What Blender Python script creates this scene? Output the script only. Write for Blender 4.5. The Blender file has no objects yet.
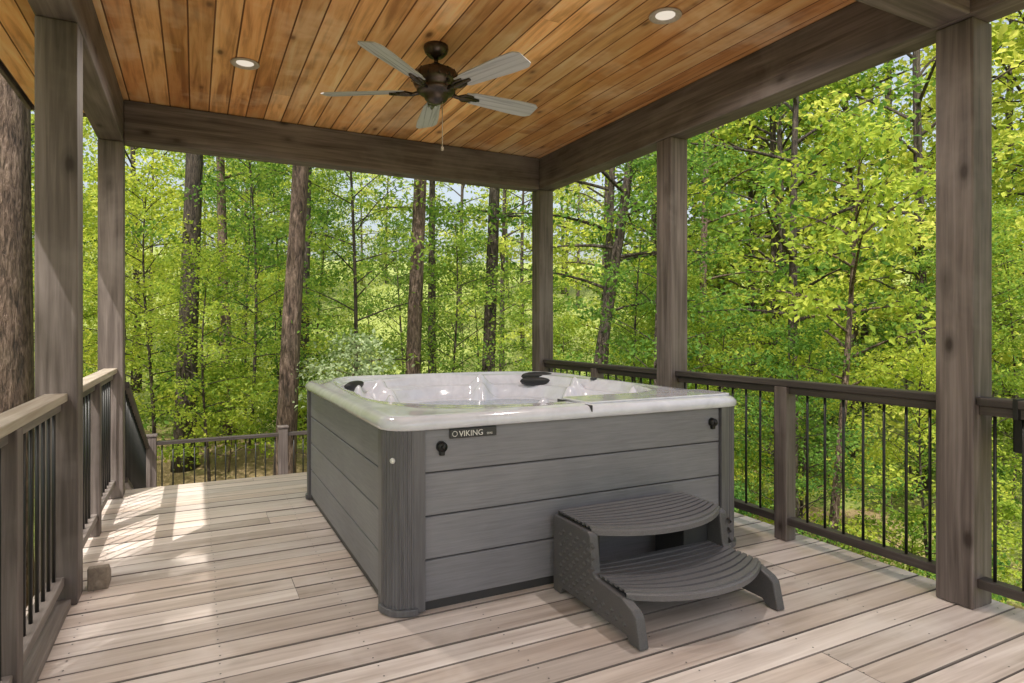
import bpy, math, random
import numpy as np
from mathutils import Vector, Matrix
random.seed(7)
scene = bpy.context.scene
COL = scene.collection

# ------------------------------------------------------------------ helpers
def new_obj(name, mesh, parent=None):
    o = bpy.data.objects.new(name, mesh); COL.objects.link(o)
    if parent is not None: o.parent = parent
    return o
def empty(name, loc=(0,0,0)):
    o = bpy.data.objects.new(name, None); COL.objects.link(o); o.empty_display_size = .1
    return o
def mesh_from(name, verts, faces, mats, smooth=False, midx=None):
    me = bpy.data.meshes.new(name)
    if isinstance(verts, np.ndarray): verts = verts.tolist()
    if isinstance(faces, np.ndarray): faces = faces.tolist()
    me.from_pydata(verts, [], faces)
    for m in (mats if isinstance(mats, (list, tuple)) else [mats]): me.materials.append(m)
    if midx is not None: me.polygons.foreach_set('material_index', np.asarray(midx, dtype=np.int32))
    if smooth: me.polygons.foreach_set('use_smooth', np.ones(len(me.polygons), dtype=bool))
    me.update()
    return me
BOXF = [(0,3,2,1),(4,5,6,7),(0,1,5,4),(1,2,6,5),(2,3,7,6),(3,0,4,7)]
def box(name, x0,x1,y0,y1,z0,z1, mat, parent=None, bevel=.004):
    v=[(x0,y0,z0),(x1,y0,z0),(x1,y1,z0),(x0,y1,z0),(x0,y0,z1),(x1,y0,z1),(x1,y1,z1),(x0,y1,z1)]
    o = new_obj(name, mesh_from(name, v, BOXF, mat), parent)
    if bevel:
        b=o.modifiers.new('b','BEVEL'); b.width=bevel; b.segments=2
    return o
def hexa(name, v, mat, parent=None, bevel=.004):
    o = new_obj(name, mesh_from(name, v, BOXF, mat), parent)
    if bevel:
        b=o.modifiers.new('b','BEVEL'); b.width=bevel; b.segments=2
    return o
def tube_data(pts, rads, n=8, cap=True):
    pts=[Vector(p) for p in pts]; V=[];F=[]
    for i,p in enumerate(pts):
        a=pts[max(0,i-1)]; b=pts[min(len(pts)-1,i+1)]
        t=(b-a).normalized()
        ref=Vector((0,0,1)) if abs(t.z)<.8 else Vector((1,0,0))
        u=t.cross(ref).normalized(); w=t.cross(u).normalized()
        for k in range(n):
            an=2*math.pi*k/n
            V.append(tuple(p+(u*math.cos(an)+w*math.sin(an))*rads[i]))
    for i in range(len(pts)-1):
        for k in range(n):
            k2=(k+1)%n
            F.append((i*n+k,i*n+k2,(i+1)*n+k2,(i+1)*n+k))
    if cap:
        F.append(tuple(range(n))[::-1]); F.append(tuple((len(pts)-1)*n+k for k in range(n)))
    return V,F
def tube(name, pts, r, mat, parent=None, n=10, smooth=True):
    rads = r if isinstance(r,(list,tuple)) else [r]*len(pts)
    V,F=tube_data(pts,rads,n)
    return new_obj(name, mesh_from(name,V,F,mat,smooth), parent)
def lathe(name, prof, c, mat, parent=None, n=40, smooth=True):
    V=[];F=[]
    for (r,z) in prof:
        for k in range(n):
            a=2*math.pi*k/n; V.append((c[0]+r*math.cos(a),c[1]+r*math.sin(a),c[2]+z))
    for i in range(len(prof)-1):
        for k in range(n):
            k2=(k+1)%n; F.append((i*n+k,i*n+k2,(i+1)*n+k2,(i+1)*n+k))
    F.append(tuple(range(n))[::-1]); F.append(tuple((len(prof)-1)*n+k for k in range(n)))
    return new_obj(name, mesh_from(name,V,F,mat,smooth), parent)
def extrude_poly(name, poly2, axis, a0, a1, mat, parent=None, bevel=.006):
    n=len(poly2); V=[]
    for a in (a0,a1):
        for (p,q) in poly2:
            V.append((a,p,q) if axis==0 else ((p,a,q) if axis==1 else (p,q,a)))
    F=[tuple(range(n))[::-1], tuple(range(n,2*n))]
    for i in range(n):
        j=(i+1)%n; F.append((i,j,n+j,n+i))
    o=new_obj(name, mesh_from(name,V,F,mat), parent)
    if bevel:
        b=o.modifiers.new('b','BEVEL'); b.width=bevel; b.segments=2; b.limit_method='ANGLE'
    return o

# ------------------------------------------------------------------ materials
class NT:
    def __init__(s,name):
        s.m=bpy.data.materials.new(name); s.m.use_nodes=True; s.t=s.m.node_tree
        s.t.nodes.clear(); s.out=s.t.nodes.new('ShaderNodeOutputMaterial')
    def n(s,typ,**kw):
        x=s.t.nodes.new('ShaderNode'+typ)
        for k,v in kw.items(): setattr(x,k,v)
        return x
    def l(s,a,b): s.t.links.new(a,b)
    def math(s,op,a,b=None,c=None):
        x=s.n('Math',operation=op)
        for i,q in enumerate((a,b,c)):
            if q is None: continue
            if isinstance(q,(int,float)): x.inputs[i].default_value=q
            else: s.l(q,x.inputs[i])
        return x.outputs[0]
    def mix(s,f,a,b,blend='MIX'):
        x=s.n('MixRGB',blend_type=blend)
        for i,q in enumerate((f,a,b)):
            if isinstance(q,(int,float)): x.inputs[i].default_value=q
            elif isinstance(q,tuple): x.inputs[i].default_value=(*q,1) if len(q)==3 else q
            else: s.l(q,x.inputs[i])
        return x.outputs[0]
    def ramp(s,f,stops,interp='LINEAR'):
        x=s.n('ValToRGB'); cr=x.color_ramp; cr.interpolation=interp
        while len(cr.elements)<len(stops): cr.elements.new(.5)
        for e,(p,c) in zip(cr.elements,stops):
            e.position=p; e.color=(*c,1) if len(c)==3 else c
        s.l(f,x.inputs[0]); return x.outputs[0]
    def noise(s,vec,scale,detail=4,rough=.55,dist=0):
        x=s.n('TexNoise'); x.inputs['Scale'].default_value=scale; x.inputs['Detail'].default_value=detail
        x.inputs['Roughness'].default_value=rough; x.inputs['Distortion'].default_value=dist
        if vec is not None: s.l(vec,x.inputs['Vector'])
        return x.outputs['Fac']
    def vmul(s,vec,sc):
        x=s.n('VectorMath',operation='MULTIPLY'); s.l(vec,x.inputs[0]); x.inputs[1].default_value=sc; return x.outputs[0]
    def finish(s,color,rough=.5,bump=None,bstr=.3,bdist=.004,metal=0,spec=.5,coat=0):
        p=s.n('BsdfPrincipled')
        if isinstance(color,tuple): p.inputs['Base Color'].default_value=(*color,1)
        else: s.l(color,p.inputs['Base Color'])
        if isinstance(rough,(int,float)): p.inputs['Roughness'].default_value=rough
        else: s.l(rough,p.inputs['Roughness'])
        p.inputs['Metallic'].default_value=metal; p.inputs['Specular IOR Level'].default_value=spec
        p.inputs['Coat Weight'].default_value=coat
        if bump is not None:
            b=s.n('Bump'); b.inputs['Strength'].default_value=bstr; b.inputs['Distance'].default_value=bdist
            s.l(bump,b.inputs['Height']); s.l(b.outputs[0],p.inputs['Normal'])
        s.l(p.outputs[0],s.out.inputs[0]); return s.m

def wood(name, dark, mid, light, axis, var=.35, rough=.6, knots=0.0, wear=None, bstr=.35, fine=34.0, knotcol=(.05,.025,.012), spec=.35, coat=0, alt=None, width=(.36,.64), ksc=(5.2,2.6)):
    t=NT(name)
    co=t.n('TexCoord').outputs['Object']
    isl=t.n('NewGeometry').outputs['Random Per Island']
    off=t.n('CombineXYZ')
    for i,k in enumerate((31.7,17.3,11.9)): t.l(t.math('MULTIPLY',isl,k),off.inputs[i])
    ad=t.n('VectorMath',operation='ADD'); t.l(co,ad.inputs[0]); t.l(off.outputs[0],ad.inputs[1]); v=ad.outputs[0]
    s1=[fine]*3; s1[axis]=1.3
    s2=[7.0]*3; s2[axis]=.8
    a=t.noise(t.vmul(v,tuple(s1)),1.0,5,.6,.6)
    b=t.noise(t.vmul(v,tuple(s2)),1.0,2,.5,1.2)
    g=t.math('MULTIPLY_ADD',a,.6,t.math('MULTIPLY',b,.4))
    c=t.ramp(g,[(width[0],dark),(.5,mid),(width[1],light)])
    if alt:
        r2=t.math('FRACT',t.math('MULTIPLY',isl,13.37))
        c=t.mix(t.math('MULTIPLY',r2,alt[1]),c,t.mix(1.0,c,alt[0],'MULTIPLY'))
    tone=t.math('MULTIPLY_ADD',isl,2*var,1-var)
    cc=t.n('CombineXYZ')
    for i in range(3): t.l(tone,cc.inputs[i])
    c=t.mix(1.0,c,cc.outputs[0],'MULTIPLY')
    if wear:
        w=t.noise(co,1.7,4,.65,.3)
        wm=t.ramp(w,[(.50,(0,0,0)),(.72,(1,1,1))])
        c=t.mix(t.math('MULTIPLY',wm,wear[1]),c,wear[0])
    if knots>0:
        sk=[ksc[0]]*3; sk[axis]=ksc[1]
        vo=t.n('TexVoronoi'); vo.inputs['Scale'].default_value=1.0
        t.l(t.vmul(v,tuple(sk)),vo.inputs['Vector'])
        d=t.math('ADD',vo.outputs['Distance'],t.math('MULTIPLY',t.math('SUBTRACT',a,.5),.12))
        km=t.ramp(d,[(.05,(1,1,1)),(.12,(0,0,0))])
        ring=t.ramp(d,[(.10,(1,1,1)),(.24,(0,0,0))])
        c=t.mix(t.math('MULTIPLY',ring,.45*knots),c,tuple(x*.6 for x in dark))
        c=t.mix(t.math('MULTIPLY',km,.85*knots),c,knotcol)
    r=t.math('MULTIPLY_ADD',a,.3,rough-.15)
    return t.finish(c,r,a,bstr,.003,spec=spec,coat=coat)

def post_mat(name,axis): return wood(name,(.060,.047,.043),(.130,.105,.098),(.215,.180,.170),axis,var=.12,rough=.62,knots=1.0,knotcol=(.026,.016,.013),wear=((.24,.208,.197),.45),width=(.34,.66),bstr=.5)
M_postX=post_mat('stained_timber_x',0); M_postY=post_mat('stained_timber_y',1); M_postZ=post_mat('stained_timber_z',2)
M_deck=wood('deck_board_wood',(.42,.350,.310),(.60,.525,.485),(.75,.685,.645),0,var=.17,rough=.5,knots=.3,wear=((.78,.725,.695),.55),fine=30,knotcol=(.22,.17,.145),spec=.5,alt=((.88,.82,.77),.9),width=(.33,.67))
M_deckside=wood('deck_board_edge',(.11,.09,.08),(.175,.148,.13),(.24,.205,.18),0,var=.1,rough=.7)  # dark edge tone paints in the shade of the gaps between boards
M_deckend=wood('deck_trim_wood',(.20,.16,.13),(.30,.25,.20),(.40,.34,.28),1,var=.1,rough=.6,knots=.3)
M_ceil=wood('knotty_pine_stained',(.48,.215,.075),(.88,.475,.195),(.98,.68,.36),1,var=.28,rough=.42,knots=1.0,wear=((.96,.74,.50),.5),fine=20,knotcol=(.13,.045,.015),coat=.15,alt=((.60,.44,.32),.9))
M_groove=wood('pine_groove',(.13,.055,.022),(.22,.095,.040),(.32,.145,.06),1,var=.1,rough=.7)  # darker groove faces carry the shade of the V-joints as colour
M_cap=wood('weathered_cap_rail_wood',(.28,.225,.175),(.39,.335,.275),(.50,.445,.38),1,var=.1,rough=.65,knots=.3)
M_rail=wood('dark_rail_wood_y',(.036,.030,.028),(.060,.049,.046),(.10,.083,.077),1,var=.1,rough=.5)
M_railx=wood('dark_rail_wood_x',(.036,.030,.028),(.060,.049,.046),(.10,.083,.077),0,var=.1,rough=.5)
M_greyrail=wood('grey_stained_rail_wood',(.105,.09,.084),(.18,.152,.14),(.26,.225,.208),1,var=.1,rough=.6,knots=.5)
def simple(name,col,rough=.4,metal=0,noise_s=60,amp=.12,bstr=.1,coat=0,spec=.5):
    t=NT(name); co=t.n('TexCoord').outputs['Object']; nz=t.noise(co,noise_s,4)
    c=t.ramp(nz,[(.3,tuple(x*(1-amp) for x in col)),(.7,tuple(min(1,x*(1+amp)) for x in col))])
    n2=t.noise(co,4,3)
    r=t.math('MULTIPLY_ADD',n2,.2,rough-.1)
    return t.finish(c,r,nz,bstr,.002,metal=metal,coat=coat,spec=spec)
M_black=simple('black_powdercoat_metal',(.018,.018,.018),.4,.3)
M_bronze=simple('dark_bronze_metal',(.075,.060,.050),.28,.8)
M_blade=wood('fan_blade_grey',(.38,.38,.41),(.47,.47,.50),(.56,.56,.59),0,var=.03,rough=.3,bstr=.05)
M_white=simple('white_trim_plastic',(.75,.74,.72),.4)
M_ring=simple('lamp_trim_bronze_white',(.42,.36,.30),.4)
M_darkpl=simple('dark_plastic',(.030,.031,.034),.35)
M_pillow=simple('black_headrest_foam',(.02,.02,.022),.5)
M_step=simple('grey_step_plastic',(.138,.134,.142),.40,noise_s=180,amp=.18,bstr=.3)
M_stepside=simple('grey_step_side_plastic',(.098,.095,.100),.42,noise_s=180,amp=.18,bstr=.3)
M_stepdark=simple('dark_step_plastic',(.040,.040,.043),.5,noise_s=180)
def lens():
    t=NT('lamp_lens_glow'); e=t.n('Emission'); e.inputs[0].default_value=(1,.88,.72,1); e.inputs[1].default_value=.82  # glow added to the lens to go with the fill spots
    t.l(e.outputs[0],t.out.inputs[0]); return t.m
M_lens=lens()
def clad():
    t=NT('grey_composite_cladding'); co=t.n('TexCoord').outputs['Object']
    isl=t.n('NewGeometry').outputs['Random Per Island']
    a=t.noise(t.vmul(co,(5,5,110)),1.0,6,.65,.4); b=t.noise(co,2.2,3)
    c=t.ramp(t.math('MULTIPLY_ADD',a,.6,t.math('MULTIPLY',b,.4)),[(.35,(.170,.168,.187)),(.65,(.247,.245,.270))])
    tone=t.math('MULTIPLY_ADD',isl,.14,.93); cc=t.n('CombineXYZ')
    for i in range(3): t.l(tone,cc.inputs[i])
    c=t.mix(1.0,c,cc.outputs[0],'MULTIPLY')
    return t.finish(c,.5,a,.45,.002)
M_clad=clad()
def corner_mat():
    t=NT('grey_corner_trim'); co=t.n('TexCoord').outputs['Object']
    a=t.noise(t.vmul(co,(60,60,3)),1.0,4)
    c=t.ramp(a,[(.35,(.100,.098,.108)),(.65,(.150,.147,.160))])
    return t.finish(c,.38,a,.2,.002)
M_corner=corner_mat()
def acrylic():
    t=NT('white_silver_acrylic'); co=t.n('TexCoord').outputs['Object']
    a=t.noise(co,3.0,8,.62,1.8); b=t.noise(co,14,5,.6,.6)
    g=t.math('MULTIPLY_ADD',a,.7,t.math('MULTIPLY',b,.3))
    c=t.ramp(g,[(.36,(.59,.60,.675)),(.5,(.67,.68,.76)),(.64,(.74,.75,.83))])
    return t.finish(c,.12,None,spec=.6,coat=.5)
M_acr=acrylic()
def water():
    t=NT('tub_water'); co=t.n('TexCoord').outputs['Object']
    w=t.noise(co,9,3)
    return t.finish((.34,.40,.46),.04,w,.15,.01,spec=.6)
M_water=water()
def bark(name,cols,sc=1.0):
    t=NT(name); co=t.n('TexCoord').outputs['Object']
    a=t.noise(t.vmul(co,(22*sc,22*sc,3.6*sc)),1.0,7,.70,.8)
    b=t.noise(t.vmul(co,(46*sc,46*sc,9*sc)),1.0,3,.6,.6)
    g=t.math('MULTIPLY_ADD',a,.65,t.math('MULTIPLY',b,.35))
    c=t.ramp(g,[(.40,cols[0]),(.50,cols[1]),(.62,cols[2])])
    mo=t.noise(co,1.3,3); mm=t.ramp(mo,[(.5,(0,0,0)),(.7,(1,1,1))])
    c=t.mix(t.math('MULTIPLY',mm,.3),c,(.06,.065,.035))
    return t.finish(c,.85,g,1.0,.09)
M_bark=bark('bark_brown',[(.030,.019,.014),(.13,.084,.062),(.29,.205,.16)])
M_barkd=bark('bark_dark',[(.014,.010,.009),(.065,.047,.037),(.15,.115,.092)])
def leafmat(name, stops, trans, tfac=.5):
    t=NT(name)
    isl=t.n('NewGeometry').outputs['Random Per Island']
    oi=t.n('ObjectInfo').outputs['Random']
    co=t.n('TexCoord').outputs['Object']
    nz=t.noise(co,.9,1)
    f=t.math('MULTIPLY_ADD',isl,.42,t.math('MULTIPLY_ADD',oi,.38,t.math('MULTIPLY_ADD',nz,.6,-.15)))
    c=t.ramp(f,stops)
    tr=t.mix(1.0,c,trans,'MULTIPLY')
    p=t.n('BsdfDiffuse'); t.l(c,p.inputs[0])
    tl=t.n('BsdfTranslucent'); t.l(tr,tl.inputs[0])
    mx=t.n('MixShader'); mx.inputs[0].default_value=tfac
    t.l(p.outputs[0],mx.inputs[1]); t.l(tl.outputs[0],mx.inputs[2]); t.l(mx.outputs[0],t.out.inputs[0])
    return t.m
M_leaf=leafmat('broadleaf_foliage',[(.10,(.075,.150,.028)),(.5,(.245,.340,.056)),(.95,(.52,.55,.10))],(1.8,1.7,1.3))
M_leaf2=leafmat('deep_green_foliage',[(.10,(.040,.105,.027)),(.5,(.135,.245,.052)),(.95,(.35,.43,.09))],(1.9,1.8,1.3))
M_leafY=leafmat('sunlit_yellow_green_foliage',[(.10,(.16,.25,.038)),(.5,(.42,.48,.085)),(.95,(.70,.68,.18))],(1.35,1.35,1.2))  # brighter leaf copy; sunlight on the crowns is put into its colour
M_leafpale=leafmat('pale_foliage',[(.15,(.18,.25,.12)),(.5,(.30,.38,.20)),(.9,(.42,.48,.30))],(1.3,1.4,1.1),.35)
def groundmat():
    t=NT('forest_floor'); co=t.n('TexCoord').outputs['Object']
    a=t.noise(co,9,8,.7); b=t.noise(co,.35,5,.6); c2=t.noise(co,40,4,.7)
    c=t.ramp(t.math('MULTIPLY_ADD',a,.5,t.math('MULTIPLY',c2,.5)),[(.35,(.14,.09,.045)),(.5,(.32,.23,.115)),(.65,(.50,.38,.20))])
    g=t.ramp(a,[(.35,(.14,.19,.04)),(.65,(.38,.42,.10))])
    dist=t.n('VectorMath',operation='LENGTH'); t.l(co,dist.inputs[0])
    far=t.math('MULTIPLY',t.math('SUBTRACT',dist.outputs['Value'],18.0),.022)
    m=t.ramp(t.math('ADD',b,t.math('MAXIMUM',far,0.0)),[(.48,(0,0,0)),(.60,(1,1,1))])
    c=t.mix(m,c,g)
    return t.finish(c,.9,c2,.8,.05)
M_ground=groundmat()

# ------------------------------------------------------------------ ground
def sst(a,b,x):
    t=np.clip((x-a)/(b-a),0,1); return t*t*(3-2*t)
def gz(x,y):
    x=np.asarray(x,float); y=np.asarray(y,float)
    d=np.hypot(x-1,y-3)
    z=-1.5-1.9*sst(2.5,9,x)*(1-.3*sst(10,25,y))
    z=z+ .22*np.sin(x*.55+1.3)*np.cos(y*.43)+.1*np.sin(x*1.3+y*.9)
    z=z+ 10*sst(20,70,d) + 14*sst(60,200,d)
    return z
rad=np.concatenate([np.linspace(0,30,50),np.geomspace(31,600,40)]); na=120
V=[];F=[]
for r in rad:
    for k in range(na):
        a=2*math.pi*k/na; x=1+r*math.cos(a); y=3+r*math.sin(a); V.append((x,y,float(gz(x,y))))
for i in range(len(rad)-1):
    for k in range(na):
        k2=(k+1)%na; F.append((i*na+k,i*na+k2,(i+1)*na+k2,(i+1)*na+k))
new_obj('ground',mesh_from('ground',V,F,M_ground,True))

# ------------------------------------------------------------------ deck
def plank(V,F,a0,a1,c0,c1,z0,z1,axis,ch=.004,top=True,MI=None):
    """planks with chamfered visible edges; MI collects material indices (0 = face, 1 = edges)"""
    if top: sec=[(c0,z0),(c1,z0),(c1,z1-ch),(c1-ch,z1),(c0+ch,z1),(c0,z1-ch)]; face=3
    else:   sec=[(c0,z1),(c0,z0+ch),(c0+ch,z0),(c1-ch,z0),(c1,z0+ch),(c1,z1)]; face=2
    n=len(sec); b=len(V)
    for a in (a0,a1):
        for (c,z) in sec: V.append((a,c,z) if axis==0 else (c,a,z))
    f1=tuple(b+i for i in range(n)); f2=tuple(b+n+i for i in range(n))
    F.append(f1[::-1]); F.append(f2)
    if MI is not None: MI+= [1,1]
    for i in range(n):
        j=(i+1)%n; F.append((b+i,b+j,b+n+j,b+n+i))
        if MI is not None: MI.append(0 if i==face else 1)
deck=empty('wooden_deck')
DX0,DX1=-.70,3.42; DY0,DY1=-5.0,5.92  # unseen near end lengthened so sunlit boards bounce light up to the ceiling
V=[];F=[];SV=[];SF=[];MI=[]
y=DY1; row=0
while y>DY0:
    y1=y; y0=y1-.1400
    js=[DX0,DX1]
    jx=[.45,1.65,2.85,1.05,2.25,-.15]
    if row%3!=1: js.insert(1,jx[(row*5+row//3)%6])
    for a,b in zip(js[:-1],js[1:]):
        dz=random.uniform(-.002,.002)
        plank(V,F,a+.001,b-.001,y0+random.uniform(-.001,.001),y1+random.uniform(-.001,.001),-.032,dz,0,.003,True,MI)
    for kx in range(8):
        sx=-.45+kx*.54+random.uniform(-.006,.006)
        for sy in (y0+.03,y1-.03):
            b0=len(SV)
            for k in range(6): SV.append((sx+.004*math.cos(k*1.047),sy+.004*math.sin(k*1.047),.0028))
            SF.append(tuple(range(b0,b0+6)))
    y-=.1462; row+=1
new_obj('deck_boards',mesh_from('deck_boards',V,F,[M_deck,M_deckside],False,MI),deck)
new_obj('deck_screws',mesh_from('deck_screws',SV,SF,M_darkpl),deck)
box('rim_right',DX1-.045,DX1-.005,DY0,DY1,-.28,-.036,M_deckend,deck)
box('rim_left',DX0+.005,DX0+.045,DY0,DY1,-.28,-.036,M_deckend,deck)
box('rim_back',DX0+.05,DX1-.05,DY1-.045,DY1-.005,-.28,-.036,M_deckend,deck)
for i in range(8): 
    box('joist_%d'%i,-.47+i*.54,-.43+i*.54,DY0,DY1-.05,-.27,-.034,M_stepdark,deck,0)
for i,(px_,py_) in enumerate([(-.55,-4.6),(3.25,-4.6),(-.55,-2),(-.55,1),(-.55,5.7),(3.25,-2),(3.25,1.7),(3.25,5.7),(1.4,5.7),(1.4,1)]):
    box('support_%d'%i,px_-.07,px_+.07,py_-.07,py_+.07,float(gz(px_,py_))-.3,-.28,M_postZ,deck)

st=empty('deck_stairs')
for i in range(5):
    zt=-.16*(i+1); y0=DY1+.01+.26*i
    box('tread_%d'%i,-.62,3.3,y0,y0+.27,zt-.035,zt,M_deck,st)
    box('riser_%d'%i,-.6,3.28,y0-.0,y0+.018,zt-.15,zt-.037,M_deckend,st,.002)
LZ=-.95
V=[];F=[];MI=[]; y=DY1+.01+.26*5
while y<8.45:
    plank(V,F,-.62,4.4,y,y+.139,LZ-.03,LZ,0,.004,True,MI); y+=.146
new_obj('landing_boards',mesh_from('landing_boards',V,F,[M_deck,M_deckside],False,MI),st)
box('landing_rim',-.62,4.4,8.40,8.44,LZ-.26,LZ-.032,M_deckend,st)
for i,(a,b) in enumerate([(-.5,8.3),(4.2,8.3),(1.8,8.3)]):
    box('landing_support_%d'%i,a-.06,a+.06,b-.06,b+.06,float(gz(a,b))-.3,LZ-.26,M_postZ,st)

# ------------------------------------------------------------------ pavilion frame
PW=.0825
pav=empty('roofed_pavilion')
RX=3.262; LX=-.575
ZB=2.745; ZC=3.07
for nm,x,y in [('post_1',RX+.018,1.69),('post_2',RX,3.72),('post_3',RX,5.72),('post_4',LX,5.72),('post_5',LX,3.63),('post_6',LX,1.55)]:
    box(nm,x-PW,x+PW,y-PW,y+PW,.002,ZB-.002,M_postZ,pav,.007)
box('beam_right',RX-.085,RX+.085,-.45,5.80,ZB,ZC-.003,M_postY,pav,.007)
box('beam_left',LX-.085,LX+.085,-.45,5.80,ZB,ZC-.003,M_postY,pav,.007)
box('beam_back',LX+.087,RX-.087,5.635,5.803,ZB+.002,ZC-.005,M_postX,pav,.007)
box('beam_front',LX+.087,RX-.087,1.605,1.775,ZB+.003,ZC-.006,M_postX,pav,.007)
RY0=-.35  # unseen front of the roof carried forward to keep sun off the deck
V=[];F=[];MI=[]; x=-1.14; pw=.138; k=0
while x<3.75:
    ys=[RY0,6.15]; 
    if k%3==0: ys.insert(1,[2.2,4.3,3.1,1.2,5.0][(k//3)%5])
    for a,b in zip(ys[:-1],ys[1:]): plank(V,F,a+.0006,b-.0006,x,x+pw-.001,ZC,ZC+.02,1,.0042,False,MI)
    x+=pw; k+=1
new_obj('ceiling_boards',mesh_from('ceiling_boards',V,F,[M_ceil,M_groove],False,MI),pav)
box('roof_slab',-1.16,3.78,RY0-.02,6.17,ZC+.022,ZC+.20,M_postX,pav)
box('fascia_left',-1.19,-1.162,RY0-.02,6.17,ZC-.02,ZC+.22,M_postY,pav)
box('fascia_right',3.782,3.81,RY0-.02,6.17,ZC-.02,ZC+.22,M_postY,pav)
box('fascia_back',-1.19,3.81,6.172,6.20,ZC-.02,ZC+.22,M_postX,pav)
def can(c,i):
    p=empty('recessed_ceiling_light')
    prof=[(.055,-.001),(.088,-.001),(.092,-.006),(.088,-.011),(.070,-.012),(.060,-.003)]
    lathe('trim_ring',prof,c,M_ring,p,32)
    lathe('lens',[(.001,-.002),(.058,-.002),(.050,-.005),(.001,-.007)],c,M_lens,p,32)
    ld=bpy.data.lights.new('downlight_fill','SPOT'); ld.energy=108; ld.spot_size=math.radians(165); ld.spot_blend=.7; ld.shadow_soft_size=.055; ld.color=(1,.91,.83)  # wide spot added at the fixture as fill for deck and ceiling
    lo=bpy.data.objects.new('downlight_fill',ld); COL.objects.link(lo); lo.parent=p; lo.location=(c[0],c[1],c[2]-.07)
can((.297,4.51,ZC),0); can((2.364,2.75,ZC),1)

# ------------------------------------------------------------------ railings
def rail_run(name,x,y0,y1,ztop,matc,matr,posts=(),zb=.10,step=.112,base=0,br=.0075,postmat=None,capw=.045,captk=.038):
    p=empty(name)
    box('top_rail',x-capw,x+capw,y0,y1,ztop-captk,ztop,matc,p,.005)
    box('under_rail',x-.02,x+.02,y0,y1,ztop-captk-.045,ztop-captk-.002,matr,p,.003)
    box('bottom_rail',x-.032,x+.032,y0,y1,zb,zb+.045,matr,p,.004)
    n=int((y1-y0)/step)
    V=[];F=[]
    for i in range(n):
        yy=y0+(y1-y0)*(i+.5)/n
        if any(abs(yy-q)<.06 for q in posts): continue
        v,f=tube_data([(x,yy,zb+.04),(x,yy,ztop-captk-.04)],[br,br],8); b=len(V)
        V+=v; F+=[tuple(b+k for k in ff) for ff in f]
    new_obj('balusters',mesh_from('balusters',V,F,M_black,True),p)
    for i,q in enumerate(posts):
        box('rail_post_%d'%i,x-.044,x+.044,q-.044,q+.044,base+.002,ztop-captk-.001,postmat or M_postZ,p,.004)
    return p
rail_run('deck_railing',RX,1.69+PW+.002,3.72-PW-.002,.985,M_rail,M_rail,(2.69,))
rail_run('deck_railing',RX,3.72+PW+.002,5.72-PW-.002,.985,M_rail,M_rail,(4.72,))
rail_run('deck_railing',RX,-4.8,1.69-PW-.002,.985,M_rail,M_rail,(.2,-1.2,-3,-4.7))
rail_run('deck_railing',LX,1.55+PW+.002,3.63-PW-.002,1.0,M_cap,M_greyrail,(2.66,),postmat=M_postZ)
rail_run('deck_railing',LX,3.63+PW+.002,5.72-PW-.002,1.0,M_cap,M_greyrail,(4.7,))
rail_run('deck_railing',LX,-4.8,1.55-PW-.002,1.0,M_cap,M_greyrail,(-.6,-2.6,-4.7))
box('rail_toe_board',LX-.07,LX+.06,1.66,3.53,.004,.042,M_greyrail,deck)
p=empty('landing_railing')
box('top_rail',-.40,4.2,8.26,8.34,-.04,0,M_railx,p)
box('bottom_rail',-.40,4.2,8.275,8.325,LZ+.08,LZ+.12,M_railx,p)
V=[];F=[]
for i in range(41):
    xx=-.34+i*.112
    v,f=tube_data([(xx,8.3,LZ+.11),(xx,8.3,-.03)],[.0075]*2,8); b=len(V); V+=v; F+=[tuple(b+k for k in ff) for ff in f]
new_obj('balusters',mesh_from('balusters',V,F,M_black,True),p)
for i,xx in enumerate((-.45,.985,2.4,3.9)):
    box('rail_post_%d'%i,xx-.055,xx+.055,8.245,8.355,LZ,.06,M_postZ,p)
    box('post_cap_%d'%i,xx-.065,xx+.065,8.235,8.365,.062,.085,M_postZ,p)
p=empty('stair_handrail')
def slope_rail(nm,z0,z1,h,w):
    ya,yb=5.82,8.24; x=-.5
    hexa(nm,[(x-w,ya,z0-h),(x+w,ya,z0-h),(x+w,yb,z1-h),(x-w,yb,z1-h),(x-w,ya,z0),(x+w,ya,z0),(x+w,yb,z1),(x-w,yb,z1)],M_rail,p)
slope_rail('top_rail',.88,-.02,.05,.035); slope_rail('bottom_rail',.12,-.80,.04,.025)
V=[];F=[]
for i in range(20):
    t=(i+.5)/20; yy=5.82+2.42*t
    v,f=tube_data([(-.5,yy,.10-.92*t),(-.5,yy,.85-.90*t)],[.0075]*2,8); b=len(V); V+=v; F+=[tuple(b+k for k in ff) for ff in f]
new_obj('balusters',mesh_from('balusters',V,F,M_black,True),p)
extrude_poly('wood_block',[(3.70,.002),(3.82,.002),(3.82,.06),(3.74,.115),(3.70,.115)],0,-.475,-.385,M_deckend)
p=empty('railing_planter_box')
box('tub',3.30,3.48,1.20,1.50,.74,.90,M_black,p,.01); box('rim',3.29,3.49,1.19,1.51,.902,.925,M_black,p,.005)
box('hook_1',3.215,3.30,1.24,1.26,.90,.992,M_black,p,.002); box('hook_2',3.215,3.30,1.44,1.46,.90,.992,M_black,p,.002)

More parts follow.
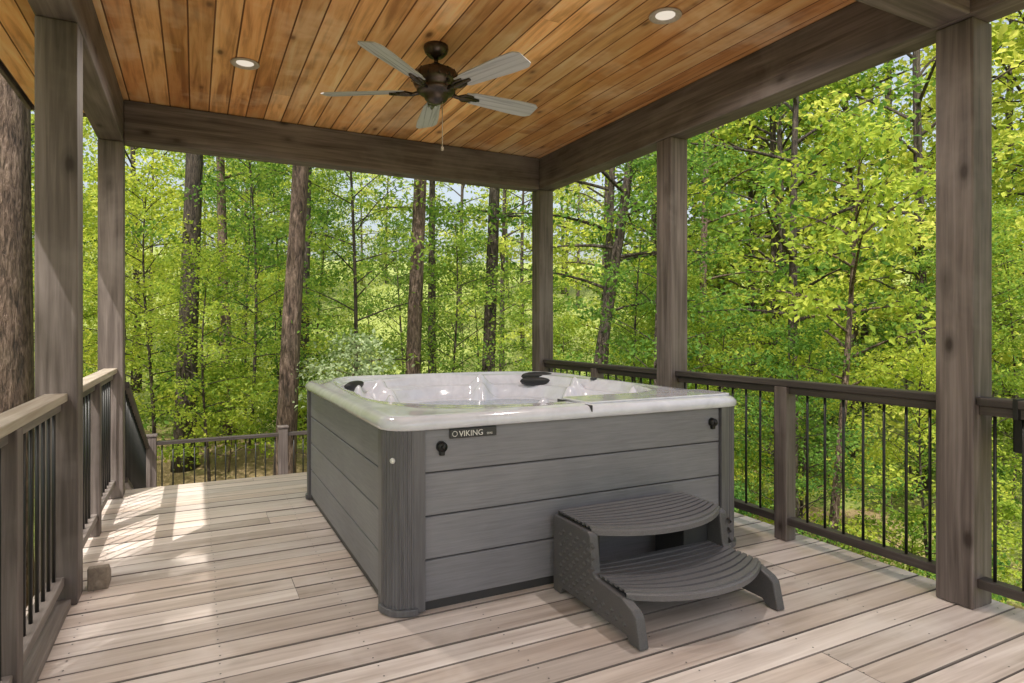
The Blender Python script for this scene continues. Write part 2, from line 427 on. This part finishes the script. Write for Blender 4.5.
# ------------------------------------------------------------------ hot tub
tub=empty('hot_tub')
TX0,TX1,TY0,TY1=.765,2.935,2.720,5.09
CR=.12
def rrect(x0,x1,y0,y1,r,n=8):
    pts=[]
    for cx,cy,a0 in ((x1-r,y1-r,0),(x0+r,y1-r,90),(x0+r,y0+r,180),(x1-r,y0+r,270)):
        for k in range(n+1):
            a=math.radians(a0+90*k/n); pts.append((cx+r*math.cos(a),cy+r*math.sin(a)))
    return pts
extrude_poly('plinth',rrect(TX0+.03,TX1-.03,TY0+.03,TY1-.03,CR-.03),2,.003,.05,M_stepdark,tub,0)
extrude_poly('core',rrect(TX0+.035,TX1-.035,TY0+.035,TY1-.035,CR-.04),2,.051,.24,M_stepdark,tub,0)
V=[];F=[]
rows=[(.045,.234),(.240,.434),(.440,.634),(.640,.838)]
def cbox(x0,x1,y0,y1,z0,z1):
    b=len(V)
    V.extend([(x0,y0,z0),(x1,y0,z0),(x1,y1,z0),(x0,y1,z0),(x0,y0,z1),(x1,y0,z1),(x1,y1,z1),(x0,y1,z1)])
    F.extend([tuple(b+i for i in f) for f in BOXF])
C=.175
for z0,z1 in rows:
    cbox(TX0+C,TX1-C,TY0+.018,TY0+.045,z0,z1); cbox(TX0+C,TX1-C,TY1-.045,TY1-.018,z0,z1)
    cbox(TX0+.018,TX0+.045,TY0+C,TY1-C,z0,z1); cbox(TX1-.045,TX1-.018,TY0+C,TY1-C,z0,z1)
o=new_obj('cladding_planks',mesh_from('cladding',V,F,M_clad),tub)
b=o.modifiers.new('b','BEVEL'); b.width=.006; b.segments=3
V=[];F=[]
cbox(TX0+C,TX1-C,TY0+.03,TY0+.047,.05,.836);cbox(TX0+.03,TX0+.047,TY0+C,TY1-C,.05,.836)
cbox(TX1-.047,TX1-.03,TY0+C,TY1-C,.05,.836);cbox(TX0+C,TX1-C,TY1-.047,TY1-.03,.05,.836)
new_obj('cladding_backing',mesh_from('backing',V,F,M_stepdark),tub)
for ci,(cx,cy,a0) in enumerate([(TX0+CR,TY0+CR,180),(TX1-CR,TY0+CR,270),(TX1-CR,TY1-CR,0),(TX0+CR,TY1-CR,90)]):
    pts=[]
    for k in range(65):
        a=math.radians(a0+90*k/64)
        rr=CR+.004*(1 if (k//3)%2==0 else 0)-.004
        pts.append((cx+rr*math.cos(a),cy+rr*math.sin(a)))
    def ret(a_edge,dirx,diry):
        n_=(math.cos(a_edge),math.sin(a_edge))
        return [(cx+n_[0]*CR+dirx*(C-CR-.003),cy+n_[1]*CR+diry*(C-CR-.003)),(cx+n_[0]*(CR-.05)+dirx*(C-CR-.003),cy+n_[1]*(CR-.05)+diry*(C-CR-.003))]
    aS=math.radians(a0); aE=math.radians(a0+90)
    dS=(math.sin(aS),-math.cos(aS)); dE=(-math.sin(aE),math.cos(aE))
    s_=ret(aS,*dS); e_=ret(aE,*dE)
    poly=[s_[1],s_[0]]+pts+[e_[0],e_[1]]
    extrude_poly('corner_trim_%d'%ci,poly,2,.012,.838,M_corner,tub,0)
    pts2=[(cx+(CR+.012)*math.cos(math.radians(a0-8+106*k/24)),cy+(CR+.012)*math.sin(math.radians(a0-8+106*k/24))) for k in range(25)]
    extrude_poly('corner_foot_%d'%ci,pts2+[(cx,cy)],2,.004,.035,M_corner,tub,.004)
ang=math.radians(222)
lathe('corner_badge',[(.001,0),(.014,0),(.012,.006),(.001,.008)],(0,0,0),M_white,tub,20)
ob=bpy.data.objects['corner_badge']; ob.location=(TX0+CR+CR*math.cos(ang),TY0+CR+CR*math.sin(ang),.705)
ob.rotation_euler=Vector((math.cos(ang),math.sin(ang),0)).to_track_quat('Z','Y').to_euler()
NA=240
W=(TX1-TX0)/2+.012; H=(TY1-TY0)/2+.012; SXc=(TX0+TX1)/2; SYc=(TY0+TY1)/2
def outer(th,r=.13,inset=0):
    w,h=W-inset,H-inset; r=max(.03,r)
    c,s=math.cos(th),math.sin(th)
    t=min(w/abs(c) if abs(c)>1e-6 else 1e9,h/abs(s) if abs(s)>1e-6 else 1e9)
    x,y=t*c,t*s
    if abs(x)>w-r and abs(y)>h-r:
        cx,cy=math.copysign(w-r,x),math.copysign(h-r,y)
        bq=-(c*cx+s*cy); cq=cx*cx+cy*cy-r*r; disc=max(0,bq*bq-cq); t=-bq+math.sqrt(disc)
        x,y=t*c,t*s
    return x,y
lip=[(.012,.838),(.0,.842),(-.002,.858),(.0,.872),(.008,.886),(.020,.896),(.036,.901),(.060,.902)]
V=[];F=[];rings=[]
for (ins,z) in lip:
    ring=[]
    for k in range(NA):
        x,y=outer(2*math.pi*k/NA,.13,ins); ring.append(len(V)); V.append((SXc+x,SYc+y,z))
    rings.append(ring)
def sm(a,b,x):
    t=min(1,max(0,(x-a)/(b-a))); return t*t*(3-2*t)
NR=80
for j in range(1,NR+1):
    s=1-j/NR*.985; ring=[]
    for k in range(NA):
        th=2*math.pi*k/NA; x,y=outer(th,.13,.06); x*=s; y*=s
        u=x/W; v=y/H
        q=(abs(u)**3.6+abs(v)**3.6)**(1/3.6)
        lob=.86+.03*math.cos(4*th+.3)+.025*math.cos(7*th+.6)
        lob-=.20*math.exp(-(((u-.62)/.30)**2+((v+.80)/.20)**2))
        lob-=.10*math.exp(-(((u+.30)/.5)**2+((v+.85)/.2)**2))
        d=lob-q
        z=.902
        z+=.024*math.exp(-((q-.93)/.04)**2)*(.2+.8*sm(.1,.8,v)+.5*sm(.3,.9,-u)*sm(-.2,.4,v))
        z-=.075*sm(0,.05,d)
        z-=.10*sm(.07,.13,d)
        seat=.5+.5*math.cos(3*th+1.1)
        z-=.18*sm(.14,.24,d)*(.6+.4*seat)
        z-=.28*sm(.38,.50,d)
        for a in (18,72,128,160,205,262,322):
            dd=math.atan2(math.sin(th-math.radians(a)),math.cos(th-math.radians(a)))
            z+=.13*math.exp(-(dd*q/.055)**2)*sm(.03,.10,d)*(1-sm(.20,.34,d))
        ring.append(len(V)); V.append((SXc+x,SYc+y,z))
    rings.append(ring)
for i in range(len(rings)-1):
    for k in range(NA):
        k2=(k+1)%NA; F.append((rings[i][k],rings[i][k2],rings[i+1][k2],rings[i+1][k]))
F.append(tuple(rings[-1]))
new_obj('acrylic_shell',mesh_from('shell',V,F,M_acr,True),tub)
extrude_poly('filter_lid',rrect(1.85,2.895,2.765,3.05,.04),2,.900,.914,M_acr,tub,.006)
box('lid_seam',1.836,1.844,2.707,3.05,.870,.9035,M_darkpl,tub,.001)
pts=[]
for k in range(80):
    th=2*math.pi*k/80; x,y=outer(th,.13,.06); pts.append((SXc+x*.80,SYc+y*.80))
extrude_poly('water',pts,2,.70,.715,M_water,tub,0)
def pillow(x,y,z,rot,s=1):
    V=[];F=[];n=16;m=8
    for i in range(m+1):
        ph=math.pi*i/m-math.pi/2
        for k in range(n):
            a=2*math.pi*k/n
            V.append((.13*s*math.copysign(abs(math.cos(a))**.7,math.cos(a))*math.cos(ph),.045*s*math.copysign(abs(math.sin(a))**.7,math.sin(a))*math.cos(ph),.035*s*math.sin(ph)))
    for i in range(m):
        for k in range(n):
            k2=(k+1)%n; F.append((i*n+k,i*n+k2,(i+1)*n+k2,(i+1)*n+k))
    o=new_obj('headrest_pillow',mesh_from('pillow',V,F,M_pillow,True),tub); o.location=(x,y,z); o.rotation_euler=(math.radians(-35),0,rot)
pillow(1.03,4.58,.885,math.radians(50)); pillow(2.66,4.74,.885,math.radians(-30),1.15); pillow(2.58,4.65,.855,math.radians(-30),1.0)
lathe('jet_dial',[(.001,0),(.028,0),(.025,.012),(.001,.015)],(2.80,4.1,.905),M_darkpl,tub,24)
for i,x in enumerate((1.02,2.70)):
    new_obj('cover_lock_%d'%i,mesh_from('lk',*tube_data([(x,TY0+.02,.755),(x,TY0-.010,.755)],[.026,.022],20),M_black,True),tub)
    new_obj('lock_stem_%d'%i,mesh_from('ls',*tube_data([(x,TY0-.008,.755),(x,TY0-.022,.755)],[.011,.010],12),M_black,True),tub)
    box('lock_tab_%d'%i,x-.012,x+.012,TY0-.004,TY0+.017,.715,.735,M_black,tub,.004)
box('badge_plate',1.06,1.30,TY0+.006,TY0+.017,.788,.832,M_darkpl,tub,.003)
cu=bpy.data.curves.new('badge_lettering','FONT'); cu.body='VIKING'; cu.size=.038; cu.extrude=.001
cu.materials.append(M_white); to=bpy.data.objects.new('badge_lettering',cu); COL.objects.link(to); to.parent=tub
to.location=(1.104,TY0+.0045,.796); to.rotation_euler=(math.pi/2,0,0)
cu=bpy.data.curves.new('badge_small','FONT'); cu.body='SPAS'; cu.size=.014; cu.extrude=.001; cu.materials.append(M_white)
to=bpy.data.objects.new('badge_small_lettering',cu); COL.objects.link(to); to.parent=tub
to.location=(1.247,TY0+.0045,.797); to.rotation_euler=(math.pi/2,0,0)
tube('badge_ring',[(1.083+.012*math.cos(a),TY0+.004,.810+.012*math.sin(a)) for a in [k*math.pi/10 for k in range(21)]],.0018,M_white,tub,6)

# ------------------------------------------------------------------ steps
st=empty('hot_tub_steps')
SX0,SX1=1.63,2.40; cxs=(SX0+SX1)/2; hw=(SX1-SX0)/2+.012
def tread(nm,yb,ys,bulge,z,nr):
    V=[];F=[];N=28
    def yy(f,t): return yb+(ys-bulge*(1-abs(t)**2.2)-yb)*f
    for r in range(nr):
        f0=(r+.04)/nr; f1=(r+.78)/nr; b=len(V)
        for k in range(N+1):
            t=-1+2*k/N; x=cxs+hw*t
            for (f,zz) in ((f0,z-.012),(f0+.03/nr,z),(f1-.03/nr,z),(f1,z-.012)):
                V.append((x,yy(f,t),zz))
        for k in range(N):
            for q in range(3):
                F.append((b+k*4+q,b+k*4+q+1,b+(k+1)*4+q+1,b+(k+1)*4+q))
    b=len(V)
    for k in range(N+1):
        t=-1+2*k/N; x=cxs+hw*t
        for (f,zz) in ((0,z-.010),(1.0,z-.008),(1.015,z-.014),(1.01,z-.038),(.97,z-.042),(.0,z-.035)):
            V.append((x,yy(f,t),zz))
    for k in range(N):
        for q in range(6):
            q2=(q+1)%6
            F.append((b+k*6+q,b+k*6+q2,b+(k+1)*6+q2,b+(k+1)*6+q))
    new_obj(nm,mesh_from(nm,V,F,M_step),st)
tread('upper_tread',2.68,2.39,.14,.395,9)
tread('lower_tread',2.45,2.13,.14,.198,9)
prof=[(2.69,.002),(2.69,.375),(2.385,.375),(2.365,.36),(2.345,.205),(2.32,.185),(2.13,.170),(2.06,.145),(2.035,.125),(2.005,.002),
      (2.075,.002),(2.10,.028),(2.60,.036),(2.63,.002)]
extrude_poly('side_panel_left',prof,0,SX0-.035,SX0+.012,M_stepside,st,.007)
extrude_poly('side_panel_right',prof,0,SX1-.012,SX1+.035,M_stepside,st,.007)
V=[];F=[]
for sx in (SX0-.036,SX1+.036):
    for y0 in np.arange(2.11,2.64,.06):
        zt=.135 if y0<2.32 else .34
        z0=.055; r_=0
        while z0+.03<zt:
            yc=y0+(.03 if r_%2 else 0)
            b=len(V); s_=1 if sx>2 else -1
            V+=[(sx-s_*.003,yc-.024,z0+.015),(sx-s_*.003,yc,z0-.003),(sx-s_*.003,yc+.024,z0+.015),(sx-s_*.003,yc,z0+.033),(sx+s_*.005,yc,z0+.015)]
            F+=[(b,b+1,b+4),(b+1,b+2,b+4),(b+2,b+3,b+4),(b+3,b,b+4)]
            z0+=.025; r_+=1
new_obj('diamond_relief',mesh_from('relief',V,F,M_stepside),st)
box('side_support',2.22,2.385,2.44,2.67,.01,.352,M_stepdark,st,.01)
box('left_inner_rib',SX0+.014,SX0+.06,2.42,2.67,.01,.352,M_stepdark,st,.006)
box('cross_rail_back',SX0+.02,SX1-.02,2.65,2.68,.28,.352,M_stepdark,st)
box('cross_rail_mid',SX0+.02,SX1-.02,2.40,2.43,.08,.155,M_stepdark,st)

# ------------------------------------------------------------------ ceiling fan
fan=empty('ceiling_fan')
FX,FY=1.345,3.70
lathe('canopy',[(.001,ZC-.002),(.075,ZC-.002),(.078,ZC-.02),(.070,ZC-.045),(.045,ZC-.07),(.018,ZC-.078),(.001,ZC-.078)],(FX,FY,0),M_bronze,fan)
lathe('downrod',[(.014,2.93),(.014,ZC-.07)],(FX,FY,0),M_bronze,fan,16)
lathe('motor_housing',[(.001,2.955),(.03,2.955),(.04,2.94),(.085,2.925),(.125,2.905),(.145,2.875),(.148,2.845),(.135,2.815),(.118,2.800),(.122,2.792),(.120,2.780),(.10,2.768),(.075,2.760),(.07,2.735),(.055,2.720),(.02,2.705),(.001,2.703)],(FX,FY,0),M_bronze,fan,48)
for i in range(14):
    a=2*math.pi*i/14
    tube('vent_rib_%d'%i,[(FX+.128*math.cos(a),FY+.128*math.sin(a),2.903),(FX+.151*math.cos(a),FY+.151*math.sin(a),2.845)],.005,M_black,fan,6)
BZ=2.79
for i in range(5):
    a=math.radians(4+72*i)
    L0,L1=.20,.725; N=18; top=[];bot=[]
    for k in range(N+1):
        t=k/N; xx=L0+(L1-L0)*t
        hwid=.054+.024*min(1,t*1.4)
        if t>.90: hwid*=math.sqrt(max(0.0,1-((t-.90)/.105)**2))*.5+.5
        if t<.06: hwid*=.80
        top.append((xx,hwid)); bot.append((xx,-hwid))
    outline=top+bot[::-1]; n=len(outline)
    V=[(x,y,-.003) for x,y in outline]+[(x,y,.003) for x,y in outline]
    F=[tuple(range(n))[::-1],tuple(range(n,2*n))]+[(q,(q+1)%n,n+(q+1)%n,n+q) for q in range(n)]
    o=new_obj('blade_%d'%i,mesh_from('blade',V,F,M_blade),fan)
    M=Matrix.Translation((FX,FY,BZ))@Matrix.Rotation(a,4,'Z')@Matrix.Rotation(math.radians(-13),4,'X')
    o.matrix_basis=M
    V=[];F=[]
    v,f=tube_data([(.095,0,-.005),(.15,0,-.016),(.20,0,-.010),(.30,0,-.008)],[.014,.012,.018,.010],8); V+=v;F+=f
    for s in (-1,1):
        v,f=tube_data([(.15,0,-.014),(.19,.03*s,-.011),(.25,.026*s,-.009)],[.010,.009,.007],6); b=len(V); V+=v; F+=[tuple(b+q for q in ff) for ff in f]
    o=new_obj('blade_iron_%d'%i,mesh_from('iron',V,F,M_bronze,True),fan); o.matrix_basis=M
tube('pull_chain',[(FX+.03,FY-.03,2.715),(FX+.03,FY-.03,2.44)],.0028,M_ring,fan,6)
lathe('chain_knob',[(.001,0),(.008,.004),(.008,.024),(.001,.03)],(FX+.03,FY-.03,2.41),M_ring,fan,12)

# ------------------------------------------------------------------ trees
def leaves(centers, spread, per, size, rng, flat=.35, updir=.9):
    n=len(centers)*per
    c=np.repeat(centers,per,axis=0)
    off=rng.normal(size=(n,3))*np.array([spread,spread,spread*flat])
    c=c+off
    nrm=rng.normal(size=(n,3))*.6; nrm[:,2]+=updir; nrm/=np.linalg.norm(nrm,axis=1,keepdims=True)
    ax=rng.normal(size=(n,3)); ax[:,2]-=.25; ax-=nrm*np.sum(ax*nrm,axis=1,keepdims=True); ax/=np.linalg.norm(ax,axis=1,keepdims=True)
    sd=np.cross(nrm,ax)
    L=(size*rng.uniform(.6,1.25,size=(n,1))); Wd=L*.30
    base=c-ax*L*.5; tip=c+ax*L*.5-nrm*L*.08
    lf=c-ax*L*.05+sd*Wd+nrm*L*.07; rt=c-ax*L*.05-sd*Wd+nrm*L*.07
    V=np.stack([base,rt,tip,lf],axis=1).reshape(-1,3)
    F=np.arange(n*4).reshape(-1,4)
    return V,F
def make_tree(name,seed,H,z0,R,nl,ntw,per,size,tr,mb,ml,lean=(0,0),bend=.15,spread=.22,shape='oval',updir=.65):
    rng=np.random.default_rng(seed)
    K=14; P=[];Rd=[]
    ph=rng.uniform(0,6.28,2)
    for i in range(K):
        t=i/(K-1)
        x=lean[0]*t*H+bend*math.sin(t*4+ph[0])*t**.5*.9
        y=lean[1]*t*H+bend*math.sin(t*3.3+ph[1])*t**.5*.9
        P.append((x,y,-.4+t*(H+.4))); Rd.append(tr*((1-t)**.75+.04)*(1+.3*math.exp(-t*30)))
    Pn=np.array(P)
    V,F=tube_data(P,Rd,14 if tr>.1 else 7)
    if tr>.1:
        V=[(x+rng.normal()*tr*.035,y+rng.normal()*tr*.035,z) for x,y,z in V]
    tw=[]
    for i in range(nl):
        t=(i+rng.uniform(0,1))/nl; h=z0+(H-z0)*t*.98
        if shape=='oval': prof=math.sin(math.pi*(.18+.78*t))**.8
        elif shape=='layer': prof=(1-t)**.6*.9+.15
        else: prof=1-.5*t
        L=R*prof*rng.uniform(.65,1.15)
        az=i*2.4+rng.uniform(-.5,.5); el=rng.uniform(.05,.5)+.5*t
        tt=(h+.4)/(H+.4); f=tt*(K-1); a=int(min(K-2,f)); fr=f-a
        p0=Pn[a]*(1-fr)+Pn[a+1]*fr
        d=np.array([math.cos(az)*math.cos(el),math.sin(az)*math.cos(el),math.sin(el)])
        pts=[];n=5
        side=np.array([-math.sin(az),math.cos(az),0])*rng.normal()*.12
        for k in range(n):
            s=k/(n-1); pts.append(p0+d*L*s+side*L*s*s-np.array([0,0,.18*L*s*s]))
        rr=max(.008,min(tr*.38,L*.018)*(1-.4*t))
        v,f_=tube_data([tuple(q) for q in pts],[rr*(1-.8*k/(n-1)) for k in range(n)],5,False); b=len(V)
        V+=v; F+=[tuple(b+q for q in ff) for ff in f_]
        pts=np.array(pts)
        for j in range(ntw):
            s=.22+.78*rng.uniform()**.8; f2=s*(n-1); a2=int(min(n-2,f2)); q0=pts[a2]*(1-(f2-a2))+pts[a2+1]*(f2-a2)
            az2=az+rng.choice([-1,1])*rng.uniform(.3,1.3)
            l2=L*.33*(1.1-s*.6)*rng.uniform(.4,1.2)
            q1=q0+np.array([math.cos(az2),math.sin(az2),rng.uniform(-.3,.4)])*l2
            tw.append(q1); tw.append((q0+q1)/2)
            if j%3==0:
                v,f_=tube_data([tuple(q0),tuple(q1)],[rr*.35+.002,.002],3,False); b=len(V)
                V+=v; F+=[tuple(b+q for q in ff) for ff in f_]
    nb=len(F)
    LV,LF=leaves(np.array(tw),spread,per,size,rng,updir=updir,flat=.5)
    b=len(V)
    V=V+LV.tolist()
    F=F+(LF+b).tolist()
    midx=np.zeros(len(F),dtype=np.int32); midx[nb:]=1
    me=mesh_from(name,V,F,[mb,ml],False,midx)
    sm_=np.zeros(len(F),dtype=bool); sm_[:nb]=True
    me.polygons.foreach_set('use_smooth',sm_)
    return me
lat=np.array([.8918,-.4524])
def place(name,me,x,y,rot=0,s=1,parent=None,dz=0):
    o=new_obj(name,me,parent); o.location=(x,y,float(gz(x,y))+dz); o.rotation_euler=(0,0,rot); o.scale=(s,s,s)
    return o
hero=[(-1.74,7.80,15,.245,.00,6.5,0,3),(-.17,13.54,16,.20,.015,7,1,4),(1.26,10.58,15,.165,.045,6.5,0,5),(3.68,11.59,16,.155,.045,7,0,6),
      (5.8,16.1,16,.13,.0,6.5,1,7),(5.69,12.81,15,.17,.06,6,1,8),(7.1,10.97,13,.16,.115,5.5,1,9),(8.63,12.44,14,.13,.03,5,1,10),
      (10.14,8.31,12,.12,.035,4.5,1,12),(8.92,6.69,8,.085,.10,3.6,0,13),(13.0,13.6,15,.15,.0,4.5,0,14),(2.6,17.5,16,.14,.02,7,1,15),(.9,19,15,.16,-.03,7,0,16)]
for (x,y,H_,r,ln,c0,dk,sd) in hero:
    me=make_tree('forest_tree_mesh',sd,H_,c0,3.2 if H_>10 else 2.2,20 if H_>10 else 18,8,9,.14,r,M_barkd if dk else M_bark,M_leaf if sd%2 else M_leaf2,
                 (lat[0]*ln,lat[1]*ln),bend=.14 if ln<.09 else .22)
    place('forest_tree',me,x,y)
cano=[make_tree('canopy_tree_mesh',40+i,13+i,1.5,3.6,32,8,10,.19,.13,M_barkd,(M_leafY,M_leaf,M_leafY)[i],spread=.28) for i in range(3)]
undr=[make_tree('understory_tree_mesh',60+i,5.5+.8*i,.7,2.0,32,9,13,.084,.040,M_barkd,(M_leaf,M_leaf2,M_leaf,M_leaf2)[i],bend=.2,spread=.18,shape='oval') for i in range(4)]
shrub=[make_tree('shrub_mesh',80+i,1.6,.15,1.0,14,7,10,.078,.018,M_bark,M_leaf if i else M_leaf2,bend=.1,spread=.13,shape='layer') for i in range(2)]
pale=make_tree('pale_shrub_mesh',90,2.6,1.2,1.2,20,7,8,.085,.03,M_bark,M_leafpale,bend=.2,spread=.15,shape='layer')
place('pale_leaved_tree',pale,2.45,10.4)
rng=random.Random(5)
def azd(az,d): return 1+d*math.sin(az), 2+d*math.cos(az)
def blocked(x,y,m): return (-2.2-m<x<4.2+m and -6<y<9.3+m)
cnt=0; near=[]; tries=0
while cnt<44 and tries<2000:
    tries+=1
    az=math.radians(rng.uniform(-55,105)); d=rng.uniform(8.5,19); x,y=azd(az,d)
    if blocked(x,y,.8) or any((x-a)**2+(y-b)**2<1.9**2 for a,b in near): continue
    near.append((x,y)); place('understory_tree',undr[(cnt*3+cnt//4)%4],x,y,rng.uniform(0,6.28),rng.uniform(.75,1.15)); cnt+=1
dist=empty('distant_trees')
for i in range(84):
    az=math.radians(rng.uniform(-60,110)); d=18+44*(i/84)**.8; x,y=azd(az,d)
    place('canopy_tree',cano[i%3],x,y,rng.uniform(0,6.28),rng.uniform(.85,1.3),dist)
# taller second rank closing the view on the right, and unseen trees added on the left to shade and dapple the deck
for i,(az,d,s) in enumerate([(52,20,1.35),(58,23,1.45),(64,19,1.3),(70,24,1.5),(76,21,1.4),(47,25,1.45),(41,22,1.3),(83,20,1.3),(60,30,1.7),(68,33,1.7),(50,34,1.7),(36,30,1.5)]):
    x,y=azd(math.radians(az),d); place('canopy_tree',cano[(i*2+1)%3],x,y,i*1.7,s,dist)
for i,(x,y,s) in enumerate([(-7.0,1.6,.85),(-4.9,-3.3,1.05),(-10.5,5,.9),(-6.5,-7.5,.9),(-12,-1,.9)]):
    place('canopy_tree',cano[i%3],x,y,i*1.3,s,dist)
for i in range(34):
    az=math.radians(rng.uniform(-60,110)); d=rng.uniform(19,34); x,y=azd(az,d)
    place('sapling',undr[i%4],x,y,rng.uniform(0,6.28),rng.uniform(.9,1.5),dist)
sh=empty('undergrowth')
for i in range(110):
    az=math.radians(rng.uniform(-75,115)); d=rng.uniform(5.5,24); x,y=azd(az,d)
    if blocked(x,y,.4): continue
    place('shrub',shrub[i%2],x,y,rng.uniform(0,6.28),rng.uniform(.6,1.4),sh)

# ------------------------------------------------------------------ light, sky, camera
w=bpy.data.worlds.new('World'); scene.world=w; w.use_nodes=True
nt=w.node_tree; bg=nt.nodes['Background']
sky=nt.nodes.new('ShaderNodeTexSky'); sky.sky_type='NISHITA'; sky.sun_disc=False
EL=math.radians(57); AZ=math.radians(-141)
sky.sun_elevation=EL; sky.sun_rotation=AZ % (2*math.pi); sky.dust_density=5.0; sky.air_density=1.3; sky.altitude=0
hs=nt.nodes.new('ShaderNodeHueSaturation'); hs.inputs['Saturation'].default_value=.55; hs.inputs['Value'].default_value=1.6
nt.links.new(sky.outputs[0],hs.inputs['Color']); nt.links.new(hs.outputs[0],bg.inputs[0]); bg.inputs[1].default_value=.15
sd=bpy.data.lights.new('sun','SUN'); sd.energy=5; sd.angle=math.radians(.5); sd.color=(1,.95,.86)
so=bpy.data.objects.new('sun',sd); COL.objects.link(so)
sv=Vector((math.sin(AZ)*math.cos(EL),math.cos(AZ)*math.cos(EL),math.sin(EL)))
so.rotation_euler=sv.to_track_quat('Z','Y').to_euler(); so.location=sv*50
cam=bpy.data.cameras.new('camera'); co=bpy.data.objects.new('camera',cam); COL.objects.link(co)
co.location=(0,0,1.3); co.rotation_euler=(math.radians(90),0,-math.radians(26.9))
cam.sensor_width=36; cam.lens=625/1024*36; cam.shift_y=-.0122; cam.clip_end=2000; cam.clip_start=.05
scene.camera=co
scene.view_settings.view_transform='Standard'; scene.view_settings.look='None'; scene.view_settings.exposure=0
